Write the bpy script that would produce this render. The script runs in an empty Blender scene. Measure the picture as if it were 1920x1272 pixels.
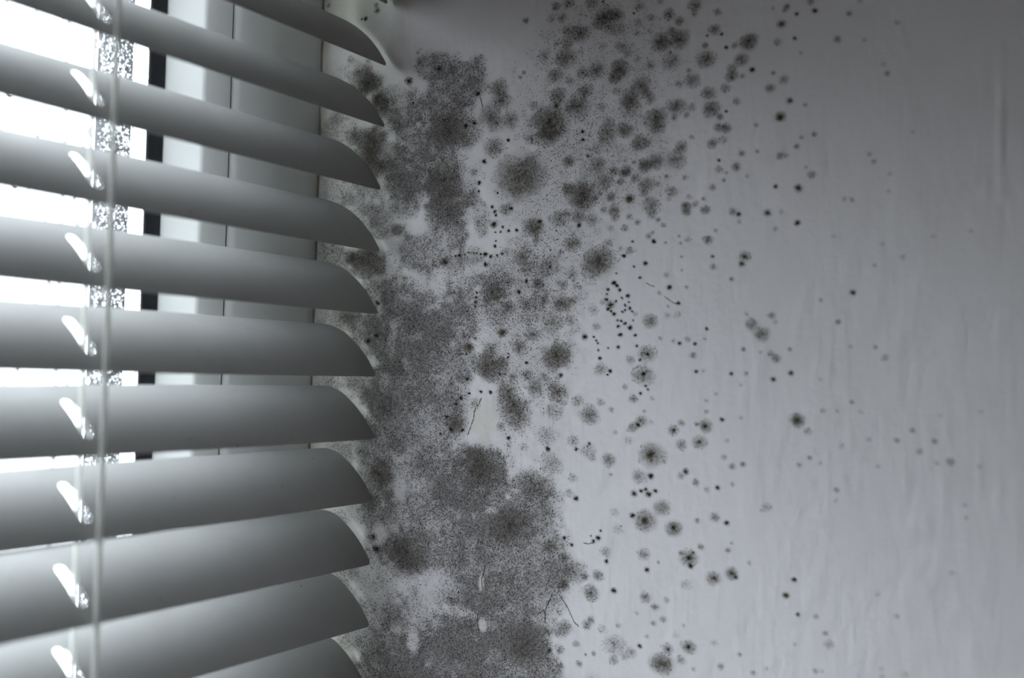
import bpy, bmesh, math, random
import numpy as np
from mathutils import Matrix, Vector
from mathutils.geometry import delaunay_2d_cdt

rng = np.random.default_rng(7)
random.seed(7)
sc = bpy.context.scene
C = sc.collection

# ------------------------------------------------------------------ camera
FPX, PHI, TH, RHO = 2445.80, 0.472118, 0.024293, -0.028006     # focal length (px of 1920), yaw, pitch, roll
_F = np.array([math.cos(PHI)*math.cos(TH), math.sin(PHI)*math.cos(TH), math.sin(TH)])
_R0 = np.array([math.sin(PHI), -math.cos(PHI), 0.0])
_U0 = np.cross(_R0, _F)
_R = _R0*math.cos(RHO) - _U0*math.sin(RHO)
_U = _U0*math.cos(RHO) + _R0*math.sin(RHO)
cam = bpy.data.cameras.new('camera')
cam.sensor_width = 36.0
cam.lens = FPX*36.0/1920.0
cam.clip_start = 0.01
cam.dof.use_dof = True
cam.dof.focus_distance = 0.432
cam.dof.aperture_fstop = 6.0
cam.dof.aperture_blades = 0
cob = bpy.data.objects.new('camera', cam)
C.objects.link(cob)
cob.matrix_world = Matrix(((_R[0], _U[0], -_F[0], 0), (_R[1], _U[1], -_F[1], 0), (_R[2], _U[2], -_F[2], 0), (0, 0, 0, 1)))
sc.camera = cob

# ------------------------------------------------------------------ sky (flat overcast daylight) and exposure
world = bpy.data.worlds.new('overcast_sky')
sc.world = world
world.use_nodes = True
wn, wl = world.node_tree.nodes, world.node_tree.links
wn.clear()
wo = wn.new('ShaderNodeOutputWorld'); wb = wn.new('ShaderNodeBackground')
wt = wn.new('ShaderNodeTexCoord'); ws = wn.new('ShaderNodeSeparateXYZ')
wr = wn.new('ShaderNodeValToRGB'); wm = wn.new('ShaderNodeMapRange')
wl.new(wt.outputs['Generated'], ws.inputs[0])
wm.inputs['From Min'].default_value = -1; wm.inputs['From Max'].default_value = 1
wl.new(ws.outputs['Z'], wm.inputs['Value']); wl.new(wm.outputs[0], wr.inputs[0])
e = wr.color_ramp.elements
e[0].position = 0.36; e[0].color = (0.52, 0.54, 0.57, 1)          # pale ground
e[1].position = 0.43; e[1].color = (0.64, 0.69, 0.75, 1)          # misty horizon
x = wr.color_ramp.elements.new(0.52); x.color = (0.70, 0.755, 0.825, 1)
x = wr.color_ramp.elements.new(1.0); x.color = (0.98, 1.04, 1.13, 1)
wl.new(wr.outputs[0], wb.inputs['Color']); wb.inputs["Strength"].default_value = 8.2
wl.new(wb.outputs[0], wo.inputs[0])

vs = sc.view_settings
vs.view_transform = 'Standard'; vs.look = 'None'; vs.gamma = 1.0; vs.use_curve_mapping = False
vs.exposure = 0.0

# ------------------------------------------------------------------ places
D = 0.379817            # mouldy wall plane x = D
YJ = 0.272852           # room face of the window frame
YF = 0.242978           # front edges of the slats
XE = 0.375617           # slat ends
XC = 0.247233           # cords
PITCH = 0.0213
Z0 = 0.124544
FLOOR, CEIL = -1.45, 1.05
XL, YB = -2.7, -3.0     # far walls of the room

def ray(px, py): return _F*FPX + _R*(px-960.0) + _U*(636.0-py)
def on_wall(px, py):
    d = ray(px, py); q = d*(D/d[0]); return q[1], q[2], float(q@_F)/FPX
def on_plane_y(px, py, Y):
    d = ray(px, py); return d*(Y/d[1])

# ------------------------------------------------------------------ helpers
def tag(o, label=None, cat=None, group=None, kind=None):
    if label: o['label'] = label
    if cat: o['category'] = cat
    if group: o['group'] = group
    if kind: o['kind'] = kind
    return o
def link(name, me, mat=None, parent=None):
    o = bpy.data.objects.new(name, me); C.objects.link(o)
    if mat is not None: me.materials.append(mat)
    if parent is not None: o.parent = parent
    return o
def mesh_np(name, v, f, smooth=False):
    """v (n,3), f (m,k) all faces with k corners"""
    v = np.ascontiguousarray(v, dtype=np.float32); f = np.ascontiguousarray(f, dtype=np.int32)
    me = bpy.data.meshes.new(name); m, k = f.shape
    me.vertices.add(len(v)); me.vertices.foreach_set('co', v.ravel())
    me.loops.add(m*k); me.loops.foreach_set('vertex_index', f.ravel())
    me.polygons.add(m)
    me.polygons.foreach_set('loop_start', np.arange(0, m*k, k, dtype=np.int32))
    me.polygons.foreach_set('loop_total', np.full(m, k, dtype=np.int32))
    if smooth: me.polygons.foreach_set('use_smooth', np.ones(m, dtype=bool))
    me.update(calc_edges=True); me.validate()
    return me
def boxes(name, lst):
    v, f = [], []
    for (x0, x1, y0, y1, z0, z1) in lst:
        b = len(v)
        v += [(x0,y0,z0),(x1,y0,z0),(x1,y1,z0),(x0,y1,z0),(x0,y0,z1),(x1,y0,z1),(x1,y1,z1),(x0,y1,z1)]
        f += [[b+i for i in q] for q in ((0,3,2,1),(4,5,6,7),(0,1,5,4),(1,2,6,5),(2,3,7,6),(3,0,4,7))]
    return mesh_np(name, np.array(v), np.array(f))
def tube(path, rad, n=8):
    """closed tube through path points, arrays of verts and quads"""
    path = np.asarray(path, float); m = len(path)
    t = np.gradient(path, axis=0); t /= np.linalg.norm(t, axis=1)[:, None]
    a = np.cross(t, np.array([1.0, 0.13, 0.0])); a /= np.linalg.norm(a, axis=1)[:, None]
    b = np.cross(t, a)
    ang = np.linspace(0, 2*math.pi, n, endpoint=False)
    rad = np.broadcast_to(np.asarray(rad, float), (m,))
    v = path[:, None, :] + rad[:, None, None]*(a[:, None, :]*np.cos(ang)[None, :, None] + b[:, None, :]*np.sin(ang)[None, :, None])
    i = np.arange(m-1)[:, None]*n; j = np.arange(n)[None, :]; j2 = (j+1) % n
    f = np.stack([i+j, i+j2, i+n+j2, i+n+j], -1).reshape(-1, 4)
    return v.reshape(-1, 3), f

def mat_base(name):
    m = bpy.data.materials.new(name); m.use_nodes = True
    nt = m.node_tree; b = nt.nodes['Principled BSDF']
    return m, nt, b
def noise(nt, scale, detail=3.0, rough=0.55, vec=None):
    n = nt.nodes.new('ShaderNodeTexNoise'); n.inputs['Scale'].default_value = scale
    n.inputs['Detail'].default_value = detail; n.inputs['Roughness'].default_value = rough
    if vec is not None: nt.links.new(vec, n.inputs['Vector'])
    return n
def maprange(nt, src, a, b, c=0.0, d=1.0):
    n = nt.nodes.new('ShaderNodeMapRange'); n.clamp = True
    for k, v in zip(('From Min', 'From Max', 'To Min', 'To Max'), (a, b, c, d)): n.inputs[k].default_value = v
    nt.links.new(src, n.inputs['Value']); return n
def math_n(nt, op, a, b):
    n = nt.nodes.new('ShaderNodeMath'); n.operation = op
    for i, s in enumerate((a, b)):
        if isinstance(s, (int, float)): n.inputs[i].default_value = s
        else: nt.links.new(s, n.inputs[i])
    return n
def mixc(nt, fac, a, b):
    n = nt.nodes.new('ShaderNodeMix'); n.data_type = 'RGBA'
    for i, s in ((0, fac), (6, a), (7, b)):
        if isinstance(s, float): n.inputs[i].default_value = s
        elif isinstance(s, tuple): n.inputs[i].default_value = (*s, 1.0)
        else: nt.links.new(s, n.inputs[i])
    return n.outputs[2]
def bump(nt, b, h, strength, dist):
    n = nt.nodes.new('ShaderNodeBump'); n.inputs['Strength'].default_value = strength
    n.inputs['Distance'].default_value = dist
    nt.links.new(h, n.inputs['Height']); nt.links.new(n.outputs[0], b.inputs['Normal'])

def flat_mat(name, col, rough, var=0.06, scale=40.0):
    m, nt, b = mat_base(name)
    tc = nt.nodes.new('ShaderNodeTexCoord')
    n = noise(nt, scale, 4, 0.6, tc.outputs['Object'])
    c = mixc(nt, n.outputs['Fac'], tuple(min(1, k*(1-var)) for k in col), tuple(min(1, k*(1+var)) for k in col))
    nt.links.new(c, b.inputs['Base Color']); b.inputs['Roughness'].default_value = rough
    return m

# painted, mouldy wall paper
def wall_mat():
    m, nt, b = mat_base('mouldy_wall_paint')
    L = nt.links
    tc = nt.nodes.new('ShaderNodeTexCoord'); P = tc.outputs['Object']
    def attr(nm):
        a = nt.nodes.new('ShaderNodeAttribute'); a.attribute_name = nm; return a.outputs['Fac']
    carpet, halo, peel, green = attr('mould'), attr('halo'), attr('peel'), attr('green')
    paint = mixc(nt, noise(nt, 30, 3, 0.5, P).outputs['Fac'], (0.825, 0.795, 0.805), (0.868, 0.842, 0.852))
    paint = mixc(nt, green, paint, (0.66, 0.66, 0.55))
    paint = mixc(nt, peel, paint, (0.80, 0.765, 0.72))
    # grain of the growth: fine speckle whose cover follows the amount of mould
    g1 = noise(nt, 1900, 2, 0.65, P).outputs['Fac']
    thr = maprange(nt, carpet, 0.0, 1.0, 0.72, 0.34).outputs[0]
    d1 = math_n(nt, 'SUBTRACT', g1, thr).outputs[0]
    s1 = maprange(nt, d1, -0.05, 0.07, 0.0, 1.0).outputs[0]
    gate = maprange(nt, carpet, 0.02, 0.22, 0.0, 1.0).outputs[0]
    s1 = math_n(nt, 'MULTIPLY', s1, gate).outputs[0]
    soft = math_n(nt, 'MULTIPLY', carpet, 0.77).outputs[0]
    s1 = math_n(nt, 'MAXIMUM', math_n(nt, 'MULTIPLY', s1, 0.80).outputs[0], soft).outputs[0]
    mcol = mixc(nt, noise(nt, 55, 3, 0.6, P).outputs['Fac'], (0.078, 0.070, 0.071), (0.135, 0.118, 0.104))
    col = mixc(nt, s1, paint, mcol)
    g2 = noise(nt, 1000, 2, 0.6, P).outputs['Fac']
    h = math_n(nt, 'MULTIPLY', halo, maprange(nt, g2, 0.28, 0.68, 0.68, 1.14).outputs[0]).outputs[0]
    h = math_n(nt, 'MINIMUM', h, 0.97).outputs[0]
    col = mixc(nt, h, col, (0.078, 0.065, 0.044))
    L.new(col, b.inputs['Base Color'])
    b.inputs['Roughness'].default_value = 0.72
    b.inputs['Specular IOR Level'].default_value = 0.3
    # relief: fine stipple, short slanting fibres and upright brush streaks
    mp = nt.nodes.new('ShaderNodeMapping'); mp.inputs['Scale'].default_value = (1, 1, 0.16); L.new(P, mp.inputs['Vector'])
    mq = nt.nodes.new('ShaderNodeMapping'); mq.inputs['Rotation'].default_value = (0.9, 0, 0); mq.inputs['Scale'].default_value = (1, 1, 0.35); L.new(P, mq.inputs['Vector'])
    hsum = math_n(nt, 'ADD', math_n(nt, 'MULTIPLY', noise(nt, 300, 2, 0.5, P).outputs['Fac'], 0.6).outputs[0],
                  math_n(nt, 'MULTIPLY', noise(nt, 420, 1, 0.5, mp.outputs[0]).outputs['Fac'], 0.55).outputs[0]).outputs[0]
    hsum = math_n(nt, 'ADD', hsum, math_n(nt, 'MULTIPLY', noise(nt, 330, 1, 0.5, mq.outputs[0]).outputs['Fac'], 0.7).outputs[0]).outputs[0]
    bump(nt, b, hsum, 0.5, 0.0008)
    return m
def fuzz_mat(name, c0, c1):
    m, nt, b = mat_base(name)
    tc = nt.nodes.new('ShaderNodeTexCoord')
    n = noise(nt, 600, 2, 0.6, tc.outputs['Object'])
    nt.links.new(mixc(nt, maprange(nt, n.outputs['Fac'], 0.3, 0.7).outputs[0], c0, c1), b.inputs['Base Color'])
    b.inputs['Roughness'].default_value = 0.95; b.inputs['Specular IOR Level'].default_value = 0.1
    return m
def slat_mat():
    m, nt, b = mat_base('painted_aluminium'); L = nt.links
    tc = nt.nodes.new('ShaderNodeTexCoord'); P = tc.outputs['Object']
    oi = nt.nodes.new('ShaderNodeObjectInfo')
    off = nt.nodes.new('ShaderNodeVectorMath'); off.operation = 'ADD'
    L.new(P, off.inputs[0])
    sc3 = nt.nodes.new('ShaderNodeVectorMath'); sc3.operation = 'SCALE'; sc3.inputs[0].default_value = (3.1, 5.7, 2.3)
    L.new(oi.outputs['Random'], sc3.inputs['Scale']); L.new(sc3.outputs[0], off.inputs[1])
    V = off.outputs[0]
    base = mixc(nt, noise(nt, 60, 4, 0.6, V).outputs['Fac'], (0.40, 0.402, 0.394), (0.45, 0.453, 0.447))
    dust = maprange(nt, noise(nt, 260, 3, 0.7, V).outputs['Fac'], 0.60, 0.76, 0.0, 0.28).outputs[0]
    col = mixc(nt, dust, base, (0.36, 0.33, 0.28))
    vo = nt.nodes.new('ShaderNodeTexVoronoi'); vo.inputs['Scale'].default_value = 210; L.new(V, vo.inputs['Vector'])
    spk = maprange(nt, vo.outputs['Distance'], 0.05, 0.085, 1.0, 0.0).outputs[0]
    spk = math_n(nt, 'MULTIPLY', spk, maprange(nt, noise(nt, 70, 2, 0.5, V).outputs['Fac'], 0.58, 0.62).outputs[0]).outputs[0]
    col = mixc(nt, spk, col, (0.12, 0.10, 0.08))
    L.new(col, b.inputs['Base Color'])
    L.new(maprange(nt, noise(nt, 90, 3, 0.6, V).outputs['Fac'], 0.3, 0.7, 0.52, 0.64).outputs[0], b.inputs['Roughness'])
    b.inputs['Specular IOR Level'].default_value = 0.28
    return m
def pane_mat():
    m = bpy.data.materials.new('window_glass'); m.use_nodes = True; nt = m.node_tree; nt.nodes.clear()
    o = nt.nodes.new('ShaderNodeOutputMaterial'); mx = nt.nodes.new('ShaderNodeMixShader')
    t = nt.nodes.new('ShaderNodeBsdfTransparent'); g = nt.nodes.new('ShaderNodeBsdfGlossy'); g.inputs['Roughness'].default_value = 0.02
    t.inputs['Color'].default_value = (0.97, 0.985, 0.98, 1)
    mx.inputs[0].default_value = 0.05
    nt.links.new(t.outputs[0], mx.inputs[1]); nt.links.new(g.outputs[0], mx.inputs[2])
    nt.links.new(mx.outputs[0], o.inputs[0]); return m
def drop_mat():
    m, nt, b = mat_base('water')
    b.inputs['Base Color'].default_value = (0.97, 0.985, 1, 1); b.inputs['Roughness'].default_value = 0.0
    b.inputs['IOR'].default_value = 1.33; b.inputs['Transmission Weight'].default_value = 1.0
    return m

M_WALL = wall_mat()
M_CARPET = fuzz_mat('grey_black_mould', (0.040, 0.036, 0.038), (0.135, 0.120, 0.110))
M_COLONY = fuzz_mat('olive_black_mould', (0.040, 0.033, 0.024), (0.135, 0.113, 0.080))
M_DARK = fuzz_mat('black_mould', (0.020, 0.017, 0.015), (0.050, 0.040, 0.032))
M_SLAT = slat_mat()
M_PVC = flat_mat('white_pvc', (0.88, 0.90, 0.89), 0.32, 0.03, 25)
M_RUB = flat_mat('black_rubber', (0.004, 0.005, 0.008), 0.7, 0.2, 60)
M_PLAIN = flat_mat('plain_wall_paint', (0.34, 0.285, 0.25), 0.85, 0.03, 12)
M_FLOOR = flat_mat('grey_floor', (0.30, 0.28, 0.26), 0.6, 0.12, 6)
M_CEIL = flat_mat('ceiling_paint', (0.34, 0.285, 0.25), 0.9, 0.03, 10)
M_CORD = flat_mat('white_cord', (0.86, 0.86, 0.84), 0.8, 0.06, 900)
_nt = M_CORD.node_tree; _tr = _nt.nodes.new('ShaderNodeBsdfTranslucent'); _tr.inputs['Color'].default_value = (0.86, 0.86, 0.83, 1)
_mx = _nt.nodes.new('ShaderNodeMixShader'); _mx.inputs[0].default_value = 0.42
_nt.links.new(_nt.nodes['Principled BSDF'].outputs[0], _mx.inputs[1]); _nt.links.new(_tr.outputs[0], _mx.inputs[2])
_nt.links.new(_mx.outputs[0], _nt.nodes['Material Output'].inputs['Surface'])
M_GLASS = pane_mat(); M_DROP = drop_mat()
M_CAULK = flat_mat('stained_sealant', (0.20, 0.17, 0.14), 0.7, 0.5, 220)

# ------------------------------------------------------------------ MOULD MAP of the side wall
# the spots as they sit on the wall: (px, py, radius px, strength) read on the photograph, laid on the wall plane
CARPET = [  # x, y, rx, ry, density
(815,122,46,26,.50),(850,165,55,42,.62),(889,135,18,34,.42),(899,110,12,11,.32),(735,178,42,20,.48),(690,156,32,22,.62),(712,196,20,24,.72),
(625,360,30,60,.34),(625,480,34,50,.38),(632,592,40,40,.42),(640,722,50,30,.46),(645,845,40,30,.46),(650,965,30,30,.36),(640,240,40,40,.30),(640,140,40,30,.14),(640,1080,30,30,.4),(650,1195,30,30,.3),(668,132,24,14,.30),(640,160,30,20,.16),(630,245,34,30,.24),(665,195,20,20,.3),(690,262,34,24,.72),(700,300,34,26,.70),(760,215,55,38,.50),(832,205,62,42,.55),(842,250,48,40,.68),
(790,262,55,40,.55),(724,300,42,32,.60),(785,302,60,36,.52),(840,332,46,46,.76),(772,342,60,40,.66),(836,390,46,40,.76),(872,372,26,28,.66),
(760,385,42,26,.50),(660,372,30,34,.34),(690,345,20,22,.5),(692,402,32,22,.56),(715,430,28,20,.46),(790,478,44,38,.66),(690,492,42,28,.74),(650,480,22,18,.42),(620,500,28,60,.22),(745,432,12,12,.72),(763,428,8,8,.7),(765,443,7,7,.7),
(736,505,24,40,.36),(772,560,60,42,.56),(702,556,40,30,.60),(655,590,30,20,.42),(860,522,36,46,.50),(925,542,26,34,.62),(884,482,30,22,.36),(858,448,23,23,.60),
(900,400,18,20,.34),(904,428,14,24,.4),(782,612,62,42,.66),(848,602,34,46,.60),(715,612,36,26,.60),(680,612,30,24,.52),(880,582,22,40,.40),(930,580,24,26,.34),(762,642,96,52,.66),
(742,720,60,52,.58),(705,742,26,40,.62),(820,700,58,60,.60),(872,700,20,26,.36),(792,780,86,60,.60),(728,800,46,50,.62),(690,815,20,36,.72),(852,770,32,40,.54),(860,800,26,26,.40),
(760,870,60,40,.46),(818,880,50,50,.54),(706,880,36,44,.72),(896,872,56,48,.78),(925,905,32,34,.66),(872,932,72,44,.72),(800,930,50,40,.50),(705,945,36,40,.72),
(745,965,42,34,.52),(770,1036,60,42,.80),(706,1010,16,34,.72),(692,1012,10,30,.5),(828,985,50,38,.58),(700,1075,40,28,.40),(722,1122,50,56,.36),(745,1180,44,44,.36),(800,1120,50,40,.30),(690,1140,16,20,.4),
(850,1040,34,40,.62),(900,985,52,46,.72),(955,985,46,46,.84),(1002,930,46,56,.54),(1010,990,40,40,.48),(905,1050,64,50,.66),(968,1050,52,50,.64),(1022,1056,50,44,.62),(1045,1080,26,30,.66),
(868,1112,48,34,.52),(940,1110,72,46,.70),(1005,1112,54,46,.62),(850,1165,32,26,.50),(912,1172,80,50,.70),(832,1215,62,50,.74),(770,1232,34,40,.70),(712,1212,40,34,.68),(725,1250,40,24,.62),
(905,1235,76,50,.74),(985,1200,48,60,.78),(1010,1250,46,30,.66),(1050,1180,24,18,.34),(700,1250,30,30,.5),(960,770,34,36,.46),(925,690,34,28,.40),(1020,700,30,40,.16),(985,560,60,50,.14),
(1120,150,150,170,.20),(1040,420,110,200,.19),(1190,330,90,80,.15),(980,620,90,150,.22),(960,540,60,90,.22),(1000,800,60,80,.10),
(800,1300,140,60,.70),(940,1300,120,60,.72),(860,1390,200,80,.66),(700,1330,90,80,.60),(1080,1330,90,60,.35),
]
HOLES = [(780,424,20,13,.85),(735,488,12,30,.6),(822,536,13,20,.7),(790,538,18,16,.6),(740,172,26,16,.55),(722,286,16,18,.6),(752,192,14,14,.5),(766,560,10,10,.4),(905,785,36,46,.9),(902,1094,5,14,.8),(905,1174,8,13,.8),
(920,958,14,8,.6),(712,1002,13,17,.7),(735,1085,50,20,.2),(806,1092,40,20,.4),(812,1110,30,22,.3),(862,1150,40,12,.5),(775,1205,11,26,.75),(770,900,50,26,.35),(735,640,9,40,.45),(878,310,20,40,.5),(884,395,20,12,.4),
(845,515,30,10,.3),(924,448,14,20,.8),(895,820,30,22,.6),(670,845,12,14,.8),(655,735,20,9,.5),(1085,1130,26,30,.7),(1040,1165,40,10,.4),(905,200,14,20,.8),(660,1000,18,30,.6),(700,1100,30,40,.2),(668,410,10,20,.3),(884,505,12,10,.5)]
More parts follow.
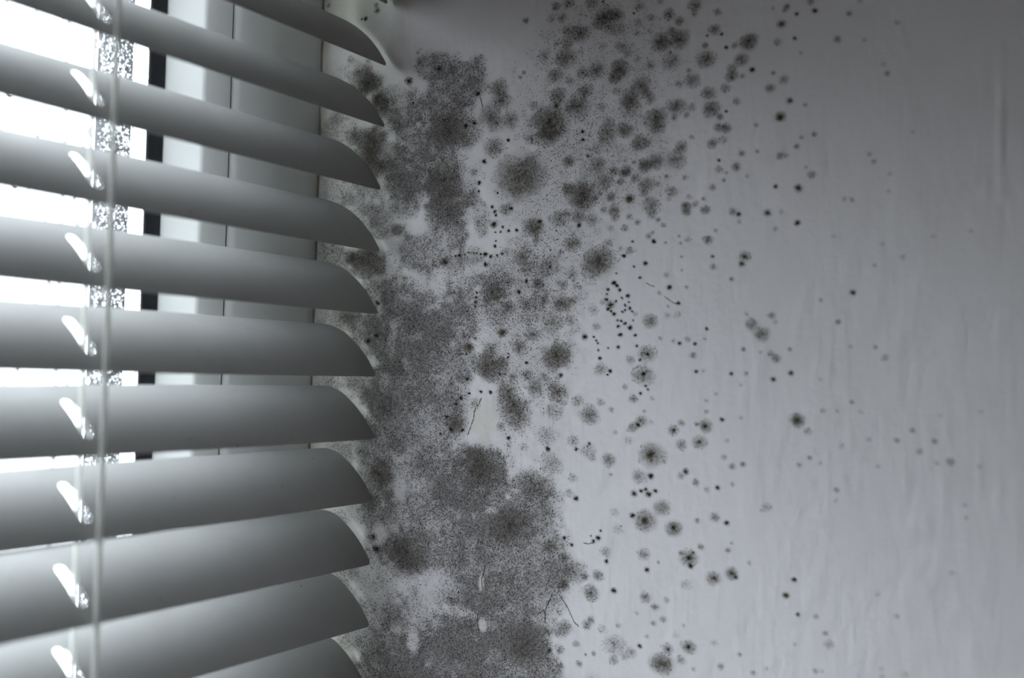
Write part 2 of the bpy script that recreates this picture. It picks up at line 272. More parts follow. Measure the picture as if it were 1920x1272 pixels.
COL = """987 39 6 .7;1043 12 9 .55;1067 6 12 .55;1034 35 8 .35;1054 34 10 .35;1065 58 12 .4;1044 82 6 .4;1064 79 12 .45;1020 105 12 .32;1060 109 19 .65;1040 142 14 .6;982 136 4 .7;976 145 4 .6;935 164 18 .65;939 189 18 .65;920 216 20 .6;930 231 16 .5;958 224 17 .55;1045 181 16 .62;1043 199 6 .85;1073 199 14 .5;1000 199 9 .5;1030 231 35 .88;1031 257 20 .55;995 259 14 .5;927 277 20 .65;877 264 17 .4;896 176 5 .8;873 236 5 .85;889 231 4 .8;884 206 3 .7;953 263 4 .85;908 303 5 .85;978 330 46 .90;1065 302 10 .4;
1111 5 14 .4;1135 33 20 .72;1157 28 13 .66;1121 43 14 .35;1161 55 14 .35;1143 54 12 .3;1131 3 3 .8;1199 11 9 .45;1189 25 2.5 .8;1197 42 8 .35;1221 33 7 .4;1219 59 5 .25;1194 62 7 .25;1238 3 6 .35;1303 10 12 .55;1302 26 6 .4;1254 26 11 .5;1274 40 8 .6;1345 23 7 .5;1340 55 11 .65;1326 67 2.5 .85;1353 64 3.5 .85;1322 86 6 .6;1362 89 4 .9;1088 63 16 .65;
1165 88 11 .45;1176 101 9 .4;1130 86 8 .2;1089 98 6 .3;1240 80 17 .75;1274 73 18 .75;1259 59 8 .55;1257 98 2.5 .8;1325 111 17 .7;1377 86 6 .5;1403 78 16 .75;1390 112 12 .6;1372 143 11 .75;1372 128 9 .5;1392 143 4.5 .55;1410 131 5 .88;1458 79 7 .45;1474 15 6 .6;1449 16 3 .5;1470 150 8 .45;1450 137 4 .6;1444 165 8 .68;1381 190 7 .45;1360 166 9 .5;1292 132 4 .65;1219 123 10 .4;1259 116 18 .5;1195 111 7 .3;1161 131 19 .85;1151 146 12 .7;1117 133 17 .6;1093 136 12 .45;
1299 152 14 .6;1274 157 8 .35;1328 175 13 .55;1201 161 18 .65;1181 186 19 .75;1181 203 20 .4;1214 174 10 .5;1219 186 12 .35;1098 171 14 .55;1084 199 24 .6;1068 153 8 .4;1156 171 8 .4;1128 201 9 .35;1268 199 17 .65;1297 201 8 .4;1287 216 6 .5;1264 221 7 .4;1335 204 15 .7;1350 219 6 .75;1361 209 3 .85;1230 221 22 .75;1234 239 14 .5;1463 219 10 .85;1361 240 10 .7;1348 239 9 .6;1336 269 10 .65;1356 262 8 .35;1418 235 4 .55;1138 249 18 .55;1141 231 12 .4;1171 244 15 .7;1199 269 15 .6;1216 267 8 .4;1277 277 13 .65;1269 299 18 .5;1297 257 4 .55;1092 247 4 .85;1093 262 4 .8;1102 293 3 .9;1067 303 12 .5;1121 311 17 .5;1230 303 14 .65;1209 310 13 .78;1172 322 11 .85;1151 321 9 .6;
1391 288 6 .6;1420 284 3.5 .65;1348 301 3.5 .88;1380 313 8 .7;1348 318 7 .5;1463 292 7 .6;1474 292 4 .55;1189 304 4 .65;1121 277 12 .3;1093 367 29 .90;1065 354 13 .7;1133 340 17 .5;1164 341 7 .6;1191 335 9 .6;1211 348 15 .6;1234 345 5 .5;1208 362 8 .5;1145 370 9 .7;1180 373 10 .8;1151 394 12 .65;1131 394 6 .6;1153 408 8 .5;1221 386 18 .5;1223 401 10 .4;1259 359 11 .5;1254 373 5 .3;1286 387 10 .75;1287 398 8 .6;1303 383 6 .5;1292 370 5 .4;1323 394 9 .7;1250 331 4 .65;1284 333 5 .5;1336 352 6 .65;1319 373 3.5 .75;1357 338 3.5 .65;1362 324 3 .6;1401 330 4 .35;1454 350 4.5 .8;1439 399 7 .78;1465 397 4 .35;1374 397 7 .6;1385 402 5 .8;1386 416 4 .4;
1048 411 17 .55;1063 401 10 .45;1084 407 13 .7;1108 413 13 .45;1086 423 5 .96;1012 416 4.5 .92;1008 428 14 .55;1043 433 2 .9;1180 406 6 .5;1195 417 6 .55;1234 412 5 .6;1244 422 5 .5;1171 428 7 .5;1145 428 6 .35;1074 457 17 .7;1123 489 30 .90;1141 456 9 .4;1226 453 5 .96;1216 443 6 .45;1223 437 3 .7;1186 453 3 .8;1248 455 2.5 .7;1276 456 2.5 .75;1273 443 2.5 .7;1289 450 6 .35;1327 450 10 .7;1342 432 4 .4;1180 470 8 .5;1164 467 5 .4;1170 480 4.5 .9;1210 494 4.5 .96;1189 500 2.5 .85;1200 521 3 .85;1156 513 2 .8;1336 481 3.5 .92;1337 501 6 .55;1396 482 11 .6;1396 482 3.5 .96;1391 495 6 .8;1372 524 5 .5;1249 516 6 .35;
1030 501 20 .45;1031 500 2.5 .92;1073 516 11 .4;1050 474 8 .35;1057 534 10 .5;1008 531 10 .35;1088 539 4 .5;1078 538 6 .3;1019 563 10 .5;1054 569 17 .75;1075 564 9 .45;1255 539 5 .96;1287 539 4 .4;1236 549 3.5 .5;1272 569 4 .9;1253 575 2.5 .75;1191 589 5 .35;1118 613 7 .4;1113 582 10 .3;1130 567 6 .35;1219 602 13 .6;1252 592 6 .3;1270 590 6 .3;1325 617 3.5 .85;1447 592 6 .62;1400 589 4 .35;1410 609 11 .55;1453 604 4 .35;1429 627 13 .6;1035 605 20 .42;1070 602 11 .35;1278 482 2.5 .75;1279 507 2 .7;
1151 531 5 .95;1157 536 4 .95;1140 543 3.5 .95;1138 552 2 .9;1162 544 3.5 .95;1177 555 4.5 .95;1137 562 3.5 .95;1166 559 2.5 .9;1155 565 2.5 .9;1179 567 2 .9;1145 572 8 .82;1140 580 4 .92;1151 589 4 .95;1146 584 3 .9;1172 573 3 .95;1172 582 2.5 .9;1167 585 2.5 .9;1181 578 3.5 .95;1185 584 2.5 .9;1158 601 2.5 .95;1165 602 3 .95;1172 607 4 .95;1159 612 3.5 .95;1181 615 5 .95;1187 601 2 .9;1163 628 4.5 .95;1191 629 3.5 .95;1159 651 3.5 .95;1194 649 3 .85;1200 675 3 .9;
926 421 7 .96;928 397 3.5 .95;930 404 3 .95;923 388 3.5 .9;929 436 2 .9;943 426 3 .9;939 435 2.5 .9;954 433 3.5 .92;969 432 4 .92;928 462 3.5 .95;930 452 2 .9;899 343 4.5 .9;898 359 2.5 .9;889 323 7 .5;933 362 2.5 .8;958 391 4 .85;949 393 13 .55;854 480 3 .85;861 479 4 .85;871 478 2 .9;879 474 2 .9;889 475 2 .9;894 475 2 .9;901 477 2.5 .9;910 477 5 .92;920 481 4 .9;932 479 3 .85;942 476 3 .85;834 492 8 .86;910 496 4.5 .92;987 528 4 .92;973 548 4.5 .9;1032 469 2 .8;997 426 19 .65;1007 448 11 .4;979 481 15 .6;987 504 13 .45;959 529 9 .35;1010 531 10 .35;953 577 13 .45;987 572 14 .45;894 549 3 .85;893 558 3 .85;892 567 3 .85;891 575 2.5 .85;876 584 2.5 .85;942 624 9 .92;879 651 10 .88;891 635 5 .75;886 621 9 .5;862 665 2 .8;868 664 2 .8;874 664 2 .8;
953 663 2 .9;953 670 3 .92;987 681 3.5 .92;915 686 26 .75;942 680 12 .55;920 656 15 .5;974 651 15 .55;998 627 13 .5;1046 668 26 .86;1052 704 4.5 .92;987 704 14 .55;1001 728 17 .55;1021 707 9 .4;1046 736 21 .72;1041 771 18 .3;1083 752 11 .4;1106 779 18 .6;1126 755 7 .4;1146 768 5 .5;1153 811 4 .35;953 734 22 .75;963 760 24 .6;974 784 22 .4;938 800 9 .45;937 702 3 .9;947 702 2 .9;961 707 8 .72;876 711 4 .92;880 738 3 .92;902 735 3.5 .92;920 736 4 .92;891 758 12 .55;864 747 4 .8;855 758 4 .8;851 792 15 .6;867 807 4 .9;846 806 5 .85;826 814 3 .85;838 782 4 .8;954 822 4.5 .9;982 838 8 .25;955 835 7 .22;1025 816 20 .28;1027 842 5 .92;1033 870 22 .42;1075 827 11 .35;1080 843 3.5 .88;1105 832 3 .85;1102 846 14 .3;1110 859 7 .3;1142 863 12 .55;1146 890 3 .5;1074 897 9 .3;1067 926 9 .26;1080 935 5 .93;1001 915 38 .40;
1126 692 12 .42;1144 696 4 .92;1139 703 2 .85;1096 632 6 .96;1113 632 2.5 .92;1118 639 2.5 .92;1121 644 2.5 .92;1122 657 2.5 .9;1125 672 4 .92;1140 653 2 .9;1214 664 17 .55;1214 665 3 .85;1206 704 20 .6;1206 702 5 .92;1211 724 3 .88;1215 731 2.5 .85;1201 738 3.5 .9;1188 748 8 .65;1172 726 5 .55;1182 675 8 .4;1223 748 4 .28;1202 790 11 .55;1186 802 9 .6;1196 797 5 .88;1208 772 3 .65;1178 827 8 .2;1221 792 4 .2;1222 853 22 .65;1219 854 8 .8;1246 865 4 .4;1198 895 13 .45;1220 893 5.5 .96;1262 807 10 .6;1263 807 3 .9;1277 794 6 .55;1323 799 12 .65;1322 800 4 .92;1306 796 4 .65;1311 830 13 .5;1311 829 3.5 .92;1277 834 10 .5;1354 787 4.5 .78;1325 772 4 .5;1325 752 4 .3;1342 739 3 .45;1389 784 4 .35;1274 644 4 .78;1303 645 3.5 .88;1289 636 5 .5;1263 640 4 .3;1238 635 3.5 .5;1299 667 6 .68;1305 697 4 .95;1318 696 4 .3;1321 636 3 .3;1371 701 3.5 .8;1399 701 4 .55;1449 711 4.5 .75;1394 655 4 .75;1427 661 3 .4;1389 723 3 .3;1445 664 6 .5;1454 673 8 .62;1357 858 5 .45;1373 875 6 .5;1393 871 5 .75;1363 827 4 .3;1286 885 6 .96;1277 893 6 .5;1305 905 6 .62;1345 915 4.5 .9;1325 919 5 .4;1373 909 4 .4;1189 926 6 .93;1202 921 4 .9;1211 918 3.5 .9;1216 927 5.5 .93;1229 921 4 .9;
1186 967 5 .95;1209 977 18 .7;1208 977 6 .9;1242 953 14 .55;1263 991 13 .7;1263 990 4 .92;1152 961 8 .2;1158 992 10 .2;1307 977 4.5 .55;1340 971 8 .55;1362 981 5 .78;1437 952 9 .3;1058 1009 4 .93;1072 1022 3.5 .93;1122 1009 5 .93;1113 1015 4 .9;1126 996 2.5 .9;1108 1005 2 .85;1033 1025 14 .6;1206 1040 11 .45;1234 1055 2.5 .65;1213 1069 4.5 .96;1137 1053 4 .92;1136 1036 10 .35;1292 1046 15 .6;1292 1047 5 .92;1295 1062 5 .88;1277 1038 4 .7;1300 1037 3 .8;1314 1026 5 .75;1365 1032 5 .55;1372 1019 2.5 .5;1338 1085 12 .6;1339 1085 3 .88;1372 1076 11 .7;1372 1076 3.5 .92;1380 1083 4 .88;1286 1097 10 .2;1405 1056 4 .35;1473 1117 5.5 .85;1210 1121 10 .55;1228 1139 7 .6;1243 1162 6 .5;1225 1169 5 .45;1250 1126 5 .4;1194 1150 4 .3;1151 1108 5.5 .92;1122 1080 10 .6;1108 1112 15 .65;1077 1075 22 .45;1097 1082 7 .7;1057 1046 9 .4;1058 1097 9 .7;
1152 1210 20 .32;1183 1224 10 .35;1151 1238 9 .5;1171 1232 6 .45;1199 1212 4.5 .93;1252 1217 11 .5;1253 1219 3.5 .92;1291 1213 13 .7;1291 1214 4 .92;1241 1245 20 .85;1277 1238 8 .45;1213 1194 3.5 .4;1267 1191 6 .2;1340 1206 6 .25;1387 1228 4 .65;1351 1250 6 .55;1412 1263 4.5 .5;1437 1255 4 .22;1300 1255 4 .4;1160 1174 5 .35;1130 1180 9 .2;1282 1174 4 .25;1100 1172 8 .65;1108 1163 7 .55;1058 1177 14 .45;1025 1185 6 .72;1080 1208 6 .5;1050 1219 8 .5;1030 1220 6 .8;1086 1246 6 .62;1113 1226 4 .62;1052 1249 4 .6;1098 1228 2 .8;
1520 3 6 .7;1528 20 5 .82;1494 26 4 .8;1476 11 4 .72;1471 20 4 .55;1612 1 4 .5;1592 25 4.5 .72;1683 42 5 .4;1465 45 7.5 .8;1490 72 4 .92;1570 74 6 .72;1622 75 4 .35;1502 99 4 .35;1656 121 4 .35;1663 138 4.5 .68;1481 189 6 .78;1510 197 3.5 .6;1462 222 4 .96;1527 252 5 .72;1503 258 4 .5;1494 275 5 .72;1630 289 4 .55;1638 303 4.5 .62;1712 248 3 .25;1511 314 3 .4;1497 353 7 .96;1522 328 7 .55;1668 326 4 .35;1584 373 4 .4;1598 375 3.5 .58;1666 359 4 .25;1495 418 5.5 .96;1454 429 5 .3;1654 458 4 .25;1692 483 5 .3;1640 497 4 .3;1749 443 5 .2;1821 433 4 .3;1599 549 5.5 .78;1539 563 3.5 .48;1571 604 4.5 .72;1563 443 3 .25;1481 655 3.5 .7;1483 700 5 .88;1450 712 4 .8;1538 712 4 .25;1595 650 3.5 .3;1641 651 4.5 .45;1659 671 6 .4;1495 788 13 .8;1495 788 6 .88;1515 810 7 .35;1543 771 5 .4;1570 772 4 .22;1597 754 4 .62;1612 772 4 .16;1629 825 4 .35;1682 826 5 .58;1711 807 5 .58;1752 828 4.5 .52;1724 848 6 .4;1782 866 7 .5;1757 869 4 .3;1518 859 4 .65;1498 872 4 .5;1538 869 3.5 .3;1578 837 5 .25;1646 875 4 .35;1836 875 4 .3;1569 919 5 .58;1567 939 5 .16;1810 947 4 .3;1840 772 4 .16;1764 780 4 .16;1489 1088 5 .8;1474 1117 5.5 .88;1496 1153 4 .78;1530 1157 4.5 .52;1547 1188 4.5 .48;1554 1209 9 .3;1490 1208 3.5 .25;1529 1259 4.5 .52;1541 1259 4 .2;1645 1116 5 .22;1681 1156 5 .3;1785 1075 4.5 .26;1653 1256 5 .22;1811 971 4 .22;1697 1266 8 .16;1654 1270 5 .3;
690 158 26 .62;708 192 22 .72;702 266 26 .70;688 298 22 .62;716 305 30 .5;662 484 16 .6;690 492 30 .55;712 890 26 .6;690 812 20 .66;676 846 14 .6;695 940 20 .6;764 1036 44 .5;690 130 12 .5;670 135 8 .4;645 165 7 .4;660 255 12 .35;655 375 14 .35;650 595 14 .35;700 612 20 .4;840 250 34 .45;832 338 36 .5;838 392 34 .45;925 545 22 .5;895 865 34 .5;955 985 34 .5;985 1210 34 .45;900 890 40 .3;767 152 7.5 .96;823 129 6 .96;775 193 3 .85;785 112 6 .35;784 98 4 .5;790 92 3 .4;785 118 5 .6;706 10 5 .7;708 20 6 .85;686 35 4.5 .92;679 36 2.5 .85;617 10 4 .6;708 568 5 .85;690 640 6 .92;706 630 5 .92;661 484 6 .75;700 1008 7 .88;706 1030 7 .92;658 112 7 .35;690 114 5 .45;1152 1300 16 .6;1240 1310 20 .7;1330 1320 12 .5;1190 -30 16 .6;1260 -40 14 .6;1090 -35 20 .6;1330 -30 12 .55;1150 -70 18 .5;1240 -90 12 .5;1430 -40 8 .6;1560 -60 6 .5;1420 1330 8 .5;1530 1330 6 .4"""
COLONIES = [tuple(float(k) for k in t.split()) for t in COL.replace('\n', '').split(';') if t.strip()]
CRACKS = [[(903,746),(899,756),(892,764),(889,774),(889,783),(885,794),(881,805),(877,815)],[(1048,1116),(1058,1128),(1064,1140),(1070,1152),(1076,1166),(1086,1176)],
 [(1094,1019),(1104,1020),(1113,1018)],[(1246,556),(1252,561),(1260,567),(1270,570)],[(1211,530),(1218,535),(1228,538)],[(910,1060),(907,1075),(903,1085),(904,1104)],[(896,1150),(895,1165),(897,1184)],
 [(900,182),(903,192),(905,200)],[(1036,1112),(1022,1146),(1022,1170)]]

def vnoise(n, cell, seed):
    """smooth value noise on an n0 x n1 grid with the given cell size (grid steps)"""
    r = np.random.default_rng(seed); n0, n1 = n
    g = r.random((int(n0/cell)+3, int(n1/cell)+3))
    i = np.arange(n0)/cell; j = np.arange(n1)/cell
    i0 = i.astype(int); j0 = j.astype(int); a = i-i0; b = j-j0
    a = (a*a*(3-2*a))[:, None]; b = (b*b*(3-2*b))[None, :]
    return ((g[i0][:, j0]*(1-a)+g[i0+1][:, j0]*a)*(1-b) + (g[i0][:, j0+1]*(1-a)+g[i0+1][:, j0+1]*a)*b)

STEP = 0.0005
GY = np.arange(0.0, YJ+0.0001, STEP); GY[-1] = YJ
GZ = np.arange(-0.165, 0.1851, STEP)
NY, NZ = len(GY), len(GZ)
KH = 1.13                                    # the wall is seen aslant: sideways extents are longer than they look
wob = [vnoise((NY, NZ), c, s) for c, s in ((26, 1), (9, 2), (4, 3))]
wobble = 0.5*(wob[0]-.5) + 0.45*(wob[1]-.5) + 0.3*(wob[2]-.5)
def splat(field, px, py, rx, ry, d, edge=0.45, add=True, wamp=1.0):
    y, z, s = on_wall(px, py); ay = rx*s*KH; az = ry*s
    i0 = max(0, int((y-1.9*ay-GY[0])/STEP)); i1 = min(NY, int((y+1.9*ay-GY[0])/STEP)+2)
    j0 = max(0, int((z-1.9*az-GZ[0])/STEP)); j1 = min(NZ, int((z+1.9*az-GZ[0])/STEP)+2)
    if i1 <= i0 or j1 <= j0: return
    q = np.sqrt(((GY[i0:i1, None]-y)/ay)**2 + ((GZ[None, j0:j1]-z)/az)**2) + wamp*0.9*wobble[i0:i1, j0:j1]
    w = np.clip((1+edge-q)/(2*edge), 0, 1); w = w*w*(3-2*w)*d
    if add: field[i0:i1, j0:j1] = 1-(1-field[i0:i1, j0:j1])*(1-w)
    else: field[i0:i1, j0:j1] *= 1-w
def splat_soft(field, px, py, r, d):
    y, z, s = on_wall(px, py); ay = r*s*KH; az = r*s
    i0 = max(0, int((y-2.2*ay-GY[0])/STEP)); i1 = min(NY, int((y+2.2*ay-GY[0])/STEP)+2)
    j0 = max(0, int((z-2.2*az-GZ[0])/STEP)); j1 = min(NZ, int((z+2.2*az-GZ[0])/STEP)+2)
    if i1 <= i0 or j1 <= j0: return
    q = np.sqrt(((GY[i0:i1, None]-y)/ay)**2 + ((GZ[None, j0:j1]-z)/az)**2) + (0.55 if r > 9 else 0.3)*wobble[i0:i1, j0:j1]
    q = np.clip(q, 0, None)
    if r > 8:
        e_ = np.clip((1.34-q)/0.88, 0, 1); e_ = e_*e_*(3-2*e_)
        w = d*((0.74 if r > 24 else 0.64)*e_ + (0.24 if r > 24 else 0.36)*np.exp(-3.2*q**2))
    else: w = d*(0.80*np.exp(-1.35*q**2.4) + 0.16*np.clip((1.25-q)/0.5, 0, 1))
    field[i0:i1, j0:j1] = 1-(1-field[i0:i1, j0:j1])*(1-np.clip(w, 0, 0.97))
carpet = np.zeros((NY, NZ)); halo = np.zeros((NY, NZ)); peel = np.zeros((NY, NZ))
for b in CARPET: splat(carpet, *b[:4], min(0.97, b[4]*1.10), edge=0.42)
for b in HOLES: splat(carpet, *b, edge=0.5, add=False)
carpet *= np.clip(0.72 + 0.70*wob[0]*wob[1]*2.0 - 0.25*wob[2], 0.6, 1.12)
for (px, py, r, d) in COLONIES:
    splat_soft(halo, px, py, r, d)
splat(peel, 908, 785, 30, 46, 0.9, 0.25)
splat(peel, 902, 1094, 6, 15, 0.8, 0.3); splat(peel, 905, 1174, 9, 15, 0.8, 0.3)
carpet = np.clip(carpet, 0, 1); halo = np.clip(halo, 0, 1)*(1-0.85*peel)
yy = GY[:, None]*np.ones((1, NZ))
green = np.clip((yy-0.232)/0.02, 0, 1)*np.clip(0.35+0.8*wob[0], 0, 1)*0.8      # greenish dirt and window light off the slats, painted next to the window

# wall mesh: fine patch carrying the growth, set in a coarse sheet that runs on around it
ys = np.concatenate([np.linspace(YB, -0.02, 40), GY]); zs = np.concatenate([np.linspace(FLOOR, -0.18, 24), GZ, np.linspace(0.2, CEIL, 24)])
ny, nz = len(ys), len(zs); oy, oz = 40, 24
def full(fld):
    o = np.zeros((ny, nz)); o[oy:, oz:oz+NZ] = fld; return o
disp = np.zeros((ny, nz))
fy = ys[:, None]; fz = zs[None, :]
def bulge(px, py, ry, rz, h, ang=0.0):
    y, z, s = on_wall(px, py); c, sn = math.cos(ang), math.sin(ang)
    u = (fy-y)*c + (fz-z)*sn; v = -(fy-y)*sn + (fz-z)*c
    return h*np.exp(-(u/(ry*s))**2-(v/(rz*s))**2)
disp += bulge(742, 40, 24, 90, 0.0016, 0.12) + bulge(930, -70, 150, 60, 0.0030) + bulge(1876, 240, 7, 160, 0.00035)
disp += 0.00025*full(vnoise((NY, NZ), 14, 11)-0.5)
V = np.stack([D-disp, np.broadcast_to(fy, (ny, nz)), np.broadcast_to(fz, (ny, nz))], -1).reshape(-1, 3)
ii = np.arange(ny-1)[:, None]*nz; jj = np.arange(nz-1)[None, :]
Fq = np.stack([ii+jj, ii+jj+1, ii+nz+jj+1, ii+nz+jj], -1).reshape(-1, 4)
wme = mesh_np('wall_right', V, Fq, smooth=True)
for nm, fld in (('mould', carpet), ('halo', halo), ('peel', peel), ('green', green)):
    a = wme.attributes.new(nm, 'FLOAT', 'POINT'); a.data.foreach_set('value', np.ascontiguousarray(full(fld).ravel(), dtype=np.float32))
wall = link('wall_right', wme, M_WALL)
tag(wall, 'white painted side wall overgrown with grey and black mould beside the blind', kind='structure')
def wall_x(y, z):
    i = np.clip(np.searchsorted(ys, y), 0, ny-1); j = np.clip(np.searchsorted(zs, z), 0, nz-1)
    return D-disp[i, j]

# ------------------------------------------------------------------ rest of the room
wx0, wz0, wz1 = -0.95, -0.95, 0.222           # window opening
tag(link('wall_front', boxes('wall_front', [(XL, wx0, YJ-0.02, YJ+0.04, FLOOR, CEIL), (wx0, D, YJ-0.02, YJ+0.04, FLOOR, wz0), (wx0, D, YJ-0.02, YJ+0.04, wz1, CEIL)]), M_PLAIN), 'plain painted wall around the window', kind='structure')
tag(link('wall_left', boxes('wall_left', [(XL-0.1, XL, YB, YJ+0.04, FLOOR, CEIL)]), M_PLAIN), 'plain painted wall on the far side of the room', kind='structure')
tag(link('wall_back', boxes('wall_back', [(XL, D, YB-0.1, YB, FLOOR, CEIL)]), M_PLAIN), 'plain painted wall behind the viewer', kind='structure')
tag(link('wall_outside', boxes('wall_outside', [(D+0.004, D+0.2, YB, YJ+0.04, FLOOR, CEIL)]), M_PLAIN), 'masonry core of the mouldy side wall', kind='structure')
tag(link('floor', boxes('floor', [(XL, D, YB, YJ, FLOOR-0.05, FLOOR)]), M_FLOOR), 'grey floor of the room', kind='structure')
tag(link('ceiling', boxes('ceiling', [(XL, D, YB, YJ, CEIL, CEIL+0.05)]), M_CEIL), 'white ceiling of the room', kind='structure')

# ------------------------------------------------------------------ window: mitred frame profiles (inset from the opening, y)
win = bpy.data.objects.new('window_1', None); C.objects.link(win); win.location = (D, YJ, wz0)
tag(win, 'white plastic window behind the blind, its pane wet with condensation', kind='structure')
def ring(name, prof, mat, closed=True):
    prof = np.array(prof, float); n = len(prof); v = []
    for ins, y in prof:
        for (x, z) in ((D-ins, wz0+ins), (D-ins, wz1-ins), (wx0+ins, wz1-ins), (wx0+ins, wz0+ins)): v.append((x-D, y-YJ, z-wz0))
    f = []
    for i in range(n if closed else n-1):
        k = (i+1) % n
        for c in range(4):
            d = (c+1) % 4; f.append((i*4+c, i*4+d, k*4+d, k*4+c))
    o = link(name, mesh_np(name, np.array(v), np.array(f)), mat, win); return o
def inset_at(px, Y): return D-on_plane_y(px, 440, Y)[0]
a = inset_at(435, YJ)
ring('frame', [(0.0004, YJ), (a-0.0020, YJ), (a-0.0012, YJ+0.0003), (a, YJ+0.0013), (a, YJ+0.012), (0.0004, YJ+0.03)], M_PVC)
YS = YJ+0.0016
b0, b1 = a+0.0008, inset_at(374, YS)
ring('gap_shade', [(a+0.00005, YS+0.0006), (b0-0.00005, YS+0.0006), (b0-0.00005, YS+0.003), (a+0.00005, YS+0.003)], M_RUB)  # black ring added in the sash gap to draw its dark shade line
YG = YJ+0.0142
c1 = inset_at(299, YG-0.0016)
ring('sash', [(b0, YS+0.0004), (b0+0.0004, YS), (b1-0.0012, YS), (b1-0.0004, YS+0.0004), (b1, YS+0.0014), (c1-0.0005, YG-0.0030), (c1, YG-0.0016), (c1, YG+0.0050), (b0, YG+0.0050)], M_PVC)
g1 = inset_at(270, YG-0.0004)
ring('glazing_gasket', [(c1+0.00005, YG-0.0018), (c1+0.0007, YG-0.0020), (g1-0.0006, YG-0.0012), (g1, YG-0.0004), (g1, YG+0.0002), (c1+0.00005, YG+0.0002)], M_RUB)
pn = link('pane', boxes('pane', [(wx0+g1*0.9-D, -g1*0.9, YG-YJ+0.0003, YG-YJ+0.0043, g1*0.9, wz1-wz0-g1*0.9)]), M_GLASS, win)
# dark bar added outside the wet pane, standing in for the gasket's reflection
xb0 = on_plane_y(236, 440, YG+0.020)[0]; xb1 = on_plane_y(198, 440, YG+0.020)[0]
link('gasket_reflection', boxes('gasket_reflection', [(xb1-D, xb0-D, YG+0.0195-YJ, YG+0.026-YJ, 0.0, wz1-wz0)]), M_RUB, win)

# sealant line between frame and mouldy wall, uneven
zz = np.linspace(-0.16, 0.185, 240)
rad = 0.00016+0.00030*vnoise((240, 2), 5, 21)[:, 0]
pth = np.stack([np.full(240, D-0.0006-YJ*0)-D, np.full(240, -0.0001), zz-wz0], -1); pth[:, 0] += 0.0004*(vnoise((240, 2), 4, 22)[:, 0]-.5)
v, f = tube(pth, rad, 6); link('sealant', mesh_np('sealant', v, f, True), M_CAULK, win)

# condensation: little domes of water on the room side of the pane
def domes(pts):
    n, k = 10, 4
    vs_, fs_ = [], []
    th = np.linspace(0, 2*math.pi, n, endpoint=False)
    base_v, rings = [], []
    for i in range(k):
        a_ = i/k*math.pi/2
        base_v.append(np.stack([np.cos(th)*math.cos(a_), np.full(n, -math.sin(a_)), np.sin(th)*math.cos(a_)], -1))
    U = np.concatenate(base_v + [np.array([[0, -1.0, 0], [0, 0, 0]])])
    F_ = []
    for i in range(k-1):
        for j in range(n):
            j2 = (j+1) % n; F_ += [(i*n+j, i*n+j2, (i+1)*n+j2), (i*n+j, (i+1)*n+j2, (i+1)*n+j)]
    for j in range(n):
        j2 = (j+1) % n; F_ += [((k-1)*n+j, (k-1)*n+j2, k*n), (j2, j, k*n+1)]
    F_ = np.array(F_)
    for q, (x, z, rx, rz, h) in enumerate(pts):
        vs_.append(U*np.array([rx, h, rz])+np.array([x, YG+0.00028, z])); fs_.append(F_+q*len(U))
    return np.concatenate(vs_)-np.array([D, YJ, wz0]), np.concatenate(fs_)
pts = []
def xat(px): return on_plane_y(px, 440, YG)[0]
placed = []
def try_drop(x, z, r):
    for (a_, b_, c_) in placed[-900:]:
        if (a_-x)**2+(b_-z)**2 < (0.86*(r+c_))**2: return
    placed.append((x, z, r)); e_ = random.uniform(0.85, 1.3)
    pts.append((x, z, r*0.95, r*0.95*e_, r*random.uniform(0.26, 0.42)))
xA, xB, xD = xat(178), xat(240), xat(272)
zlist = np.sort(rng.uniform(-0.16, 0.16, 9000))
for z in zlist:
    u = random.random()
    if u < 0.80:
        x = random.uniform(xA, xB); r = random.choice((.00022, .0003, .0004, .0005, .00085))
        if x < xA+0.004: r *= 0.75
    elif u < 0.90: x = random.uniform(xB, xD); r = random.uniform(.00015, .00032)
    else: x = random.uniform(xat(-260), xA); r = random.uniform(.0004, .0016) if random.random() < .5 else .0003
    try_drop(x, float(z), r)
dv, df = domes(pts)
tag(link('condensation', mesh_np('condensation', dv, df, True), M_DROP, win), kind='stuff')

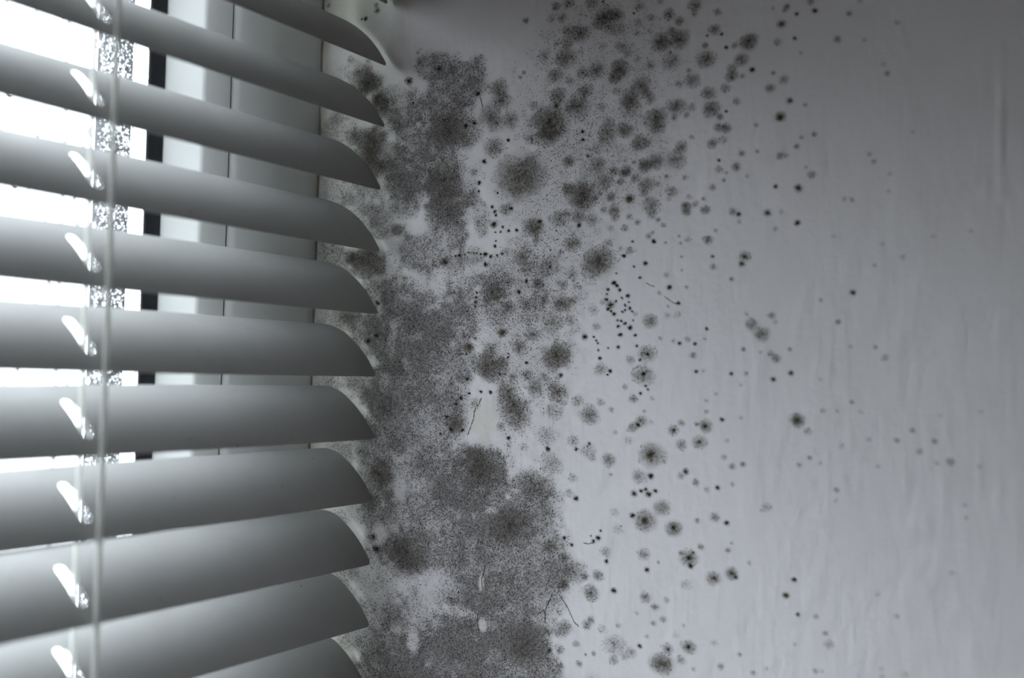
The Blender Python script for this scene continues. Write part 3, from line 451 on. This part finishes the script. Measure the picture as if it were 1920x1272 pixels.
# ------------------------------------------------------------------ the venetian blind
blind = bpy.data.objects.new('venetian_blind', None); C.objects.link(blind); blind.location = (XE, YF, 0)
tag(blind, 'light grey aluminium venetian blind with tilted slats hanging before the window', 'blind')
SW, TILT, CAMB = 0.0252, math.radians(44.5), 0.0019
XLEFT = wx0+0.03
CORDS = (XC, XC-0.42)
def slat_mesh():
    R = 0.0042
    W = SW; pts2, edges = [], []
    def loop(pl):
        b_ = len(pts2); pts2.extend(pl); n_ = len(pl); edges.extend((b_+i, b_+(i+1) % n_) for i in range(n_))
    xs_r = XE-XE; xl = XLEFT-XE
    outer = []
    def arc(cx, cy, a0, a1, r_, n_=9): return [(cx+r_*math.cos(a0+(a1-a0)*i/(n_-1)), cy+r_*math.sin(a0+(a1-a0)*i/(n_-1))) for i in range(n_)]
    outer += arc(xs_r-R*.45, R*.45, -math.pi/2, 0, R*.45)
    outer += [(xs_r, t) for t in np.linspace(R, W-R*1.35, 7)[1:-1]]
    outer += arc(xs_r-R*1.35, W-R*1.35, 0, math.pi/2, R*1.35)
    outer += [(x_, W) for x_ in np.linspace(xs_r-0.02, xl+0.02, 60)]
    outer += arc(xl+R, W-R, math.pi/2, math.pi, R) + [(xl, t) for t in np.linspace(W-R, R, 7)[1:-1]] + arc(xl+R, R, math.pi, 1.5*math.pi, R)
    outer += [(x_, 0.0) for x_ in np.linspace(xl+0.02, xs_r-0.02, 60)]
    loop(outer)
    slots = []
    for cx in CORDS:
        cx -= XE; hw, t0, t1 = 0.0021, 0.20*W, 0.73*W
        loop(arc(cx, t0+hw, math.pi, 2*math.pi, hw) + [(cx+hw, t) for t in np.linspace(t0+hw, t1-hw, 6)[1:-1]] + arc(cx, t1-hw, 0, math.pi, hw) + [(cx-hw, t) for t in np.linspace(t1-hw, t0+hw, 6)[1:-1]])
        slots.append((cx, hw, t0, t1))
    def in_slot(x_, t_, m_=0.0):
        return any(abs(x_-c_) < h_+m_ and a_-m_ < t_ < b_+m_ and ((x_-c_)**2+(t_-min(max(t_, a_+h_), b_-h_))**2 < (h_+m_)**2) for c_, h_, a_, b_ in slots)
    for x_ in np.linspace(xl+0.006, xs_r-0.0035, 150):
        for t_ in np.linspace(W*0.07, W*0.93, 11):
            if x_ > xs_r-0.006 and (t_ > W-0.006 or t_ < 0.002): continue
            if not in_slot(x_, t_, 0.0008): pts2.append((float(x_), float(t_)))
    vv, ee, ff, *_ = delaunay_2d_cdt([Vector(p_) for p_ in pts2], edges, [], 1, 1e-7)
    v3, f3 = [], []
    ct, st = math.cos(TILT), math.sin(TILT)
    for p_ in vv:
        t_ = p_.y/W; c_ = CAMB*4*t_*(1-t_)
        v3.append((p_.x, p_.y*ct-c_*st, p_.y*st+c_*ct))
    for t_ in ff:
        cx = sum(vv[i].x for i in t_)/len(t_); cy = sum(vv[i].y for i in t_)/len(t_)
        if not in_slot(cx, cy): f3.append(tuple(t_))
    me = bpy.data.meshes.new('slat'); me.from_pydata(v3, [], f3); me.update()
    bm = bmesh.new(); bm.from_mesh(me); bmesh.ops.recalc_face_normals(bm, faces=bm.faces)
    if sum(f_.normal.z*f_.calc_area() for f_ in bm.faces) < 0: bmesh.ops.reverse_faces(bm, faces=bm.faces)
    g_ = bmesh.ops.solidify(bm, geom=bm.faces[:], thickness=0.00024)
    for f_ in bm.faces: f_.smooth = True
    bm.normal_update()
    for e_ in bm.edges:
        if len(e_.link_faces) == 2 and e_.calc_face_angle(0) > 0.7: e_.smooth = False
    bm.to_mesh(me); bm.free(); return me
sme = slat_mesh()
K0, K1 = -3, 44
TWEAK = {2: (0.0006, 0.0008), 3: (-0.0006, -0.0008), 10: (0.0004, 0.0012)}
first = None
for k in range(K0, K1):
    if first is None: first = link('slat', sme, M_SLAT, blind); o = first
    else:
        o = first.copy(); C.objects.link(o); o.parent = blind
    dx, dz = TWEAK.get(k, (0.0, 0.0))
    o.location = (dx + random.uniform(-.0002, .0002), random.uniform(-.0003, .0003), Z0-k*PITCH+dz*0.3)
    o.rotation_euler = (math.radians(random.uniform(-.5, .5)), 0, 0)
# cords: twisted front ladder strings, plain back strings, lift cords through the slots, rungs under the slats
zt, zb = Z0-K0*PITCH+0.012, Z0-K1*PITCH+0.0
for cx in CORDS:
    z = np.arange(zb, zt, 0.0007)
    vs_, fs_, nb = [], [], 0
    for ph in (0, math.pi):
        a_ = z/0.0030*2*math.pi+ph
        v, f = tube(np.stack([cx-XE+0.00042*np.cos(a_), -0.0016+0.00042*np.sin(a_), z], -1), 0.00054, 6)
        vs_.append(v); fs_.append(f+nb); nb += len(v)
    link('ladder_cord', mesh_np('ladder_cord', np.concatenate(vs_), np.concatenate(fs_), True), M_CORD, blind)
    z2 = np.linspace(zb, zt, 60)
    v, f = tube(np.stack([np.full(60, cx-XE+0.0035), np.full(60, SW*math.cos(TILT)+0.0012), z2], -1), 0.00045, 8)
    link('ladder_cord', mesh_np('ladder_cord', v, f, True), M_CORD, blind)
    v, f = tube(np.stack([np.full(60, cx-XE+0.0002), np.full(60, 0.0062), z2], -1), 0.00075, 8)
    link('lift_cord', mesh_np('lift_cord', v, f, True), M_CORD, blind)
    rung = None
    for k in range(K0, K1):
        if rung is None:
            n_ = 9; t_ = np.linspace(-0.05, 1.05, n_); c_ = CAMB*4*t_*(1-t_)-0.0007
            v, f = tube(np.stack([cx-XE+0.0035*t_, t_*SW*math.cos(TILT)-c_*math.sin(TILT)*1.0, t_*SW*math.sin(TILT)+c_*math.cos(TILT)], -1), 0.0003, 5)
            rung = link('ladder_rung', mesh_np('ladder_rung', v, f, True), M_CORD, blind); o = rung
        else:
            o = rung.copy(); C.objects.link(o); o.parent = blind
        o.location = (0, 0, Z0-k*PITCH)
link('head_rail', boxes('head_rail', [(XLEFT-XE, 0.0, -0.004, 0.022, zt, zt+0.022)]), M_SLAT, blind)
link('bottom_rail', boxes('bottom_rail', [(XLEFT-XE, -0.001, -0.002, 0.019, zb-0.014, zb)]), M_SLAT, blind)

# ------------------------------------------------------------------ the growth itself: grains standing on the wall
def grains(y, z, r, h):
    """little irregular peaked grains, 4 triangles each, on the wall at (y, z)"""
    n = len(y); ang = rng.uniform(0, 6.283, n)[:, None]+np.array([0, 1.57, 3.14, 4.71])[None]+rng.uniform(-.5, .5, (n, 4))
    rr = r[:, None]*rng.uniform(0.55, 1.35, (n, 4))
    x0 = wall_x(y, z)
    ring_ = np.stack([np.broadcast_to((x0+0.00004)[:, None], (n, 4)), y[:, None]+rr*np.cos(ang), z[:, None]+rr*np.sin(ang)], -1)
    apex = np.stack([x0-h, y+rng.normal(0, .3, n)*r, z+rng.normal(0, .3, n)*r], -1)[:, None]
    v = np.concatenate([ring_, apex], 1).reshape(-1, 3)
    b_ = np.arange(n)[:, None]*5
    f = np.stack([np.stack([b_[:, 0]+i, b_[:, 0]+(i+1) % 4, b_[:, 0]+4], -1) for i in range(4)], 1).reshape(-1, 3)
    # keep faces pointing into the room
    return v, f[:, ::-1]
dens = carpet*(1-peel)
cell = STEP*STEP
lam = np.clip(dens*1.25-0.11, 0, 1)*cell/(0.052e-6)*0.48
cnt = rng.poisson(lam)
ci, cj = np.nonzero(cnt); rep = cnt[ci, cj]
gy = np.repeat(GY[ci], rep)+rng.uniform(-.5, .5, rep.sum())*STEP; gz = np.repeat(GZ[cj], rep)+rng.uniform(-.5, .5, rep.sum())*STEP
keep = gy < YJ-0.0006; gy, gz = gy[keep], gz[keep]
gr = rng.uniform(0.00011, 0.00024, len(gy))
v, f = grains(gy, gz, gr, gr*rng.uniform(0.5, 1.4, len(gy)))
tag(link('mould_carpet', mesh_np('mould_carpet', v, f), M_CARPET, wall), 'dense speckled grey mould', kind='stuff')

def colony(px, py, r, d):
    y, z, s = on_wall(px, py); ay, az = r*s*KH, r*s
    V_, F_, nb = [], [], 0
    area = math.pi*ay*az
    n = int(np.clip(area*d*0.75/(0.05e-6), 6, 1400))
    q = rng.random(n)**(0.74 if r > 9 else 0.6)
    ang = rng.uniform(0, 6.283, n)
    ph = rng.uniform(0, 6.283, 3)
    lob = 1+0.16*np.sin(2*ang+ph[0])+0.13*np.sin(3*ang+ph[1])+0.09*np.sin(5*ang+ph[2])
    q = q*1.03*lob
    gy_, gz_ = y+ay*q*np.cos(ang), z+az*q*np.sin(ang)
    gr_ = rng.uniform(0.00010, 0.00021, n)*(1.0 if r > 6 else 0.9)
    ok = gy_ < YJ-0.0006; gy_, gz_, gr_ = gy_[ok], gz_[ok], gr_[ok]
    v_, f_ = grains(gy_, gz_, gr_, gr_*rng.uniform(.5, 1.3, len(gr_))); V_.append(v_); F_.append(f_); nb += len(v_)
    if d >= 0.78 and r < 11:                       # solid dark heart: an irregular low mound
        m = 12; a_ = np.linspace(0, 6.283, m, endpoint=False)
        k_ = (0.80+0.22*np.sin(2*a_+ph[0])+0.16*np.sin(3*a_+ph[1])+rng.normal(0, .07, m))*(0.78 if r < 6 else 0.55)
        x0 = float(wall_x(np.array([y]), np.array([z]))[0])
        o1 = np.stack([np.full(m, x0+0.00003), y+ay*k_*np.cos(a_), z+az*k_*np.sin(a_)], -1)
        o2 = np.stack([np.full(m, x0-0.00022), y+ay*k_*.6*np.cos(a_), z+az*k_*.6*np.sin(a_)], -1)
        v_ = np.concatenate([o1, o2, [[x0-0.00030, y, z]]])
        f_ = []
        for i in range(m):
            j = (i+1) % m; f_ += [(i, i+m, j), (j, i+m, j+m), (i+m, 2*m, j+m)]
        V_.append(v_); F_.append(np.array(f_)+nb); nb += len(v_)
    return np.concatenate(V_), np.concatenate(F_)
vis = sorted(COLONIES, key=lambda c: -c[2]*(0.5+c[3]))
restV, restF, nb = [], [], 0
for i, (px, py, r, d) in enumerate(vis):
    v, f = colony(px, py, r, d)
    if i < 300:
        link('mould_colony', mesh_np('mould_colony', v, f), M_DARK if (d > 0.9 and r < 9) else M_COLONY, wall)
    else:
        restV.append(v); restF.append(f+nb); nb += len(v)
tag(link('mould_specks', mesh_np('mould_specks', np.concatenate(restV), np.concatenate(restF)), M_DARK, wall), 'scattered tiny black mould specks', kind='stuff')
# hairline cracks in the paint with threads of mould
for line in CRACKS:
    q = []
    for (x0, y0), (x1, y1) in zip(line[:-1], line[1:]):
        for t in np.linspace(0, 1, 6, endpoint=False): q.append((x0+(x1-x0)*t, y0+(y1-y0)*t))
    q.append(line[-1])
    w = np.array([on_wall(*k)[:2] for k in q]); w += rng.normal(0, .00006, w.shape)
    path = np.stack([wall_x(w[:, 0], w[:, 1])-0.00003, w[:, 0], w[:, 1]], -1)
    v, f = tube(path, rng.uniform(0.00006, 0.00016, len(path)), 5)
    link('paint_crack', mesh_np('paint_crack', v, f, True), M_DARK, wall)
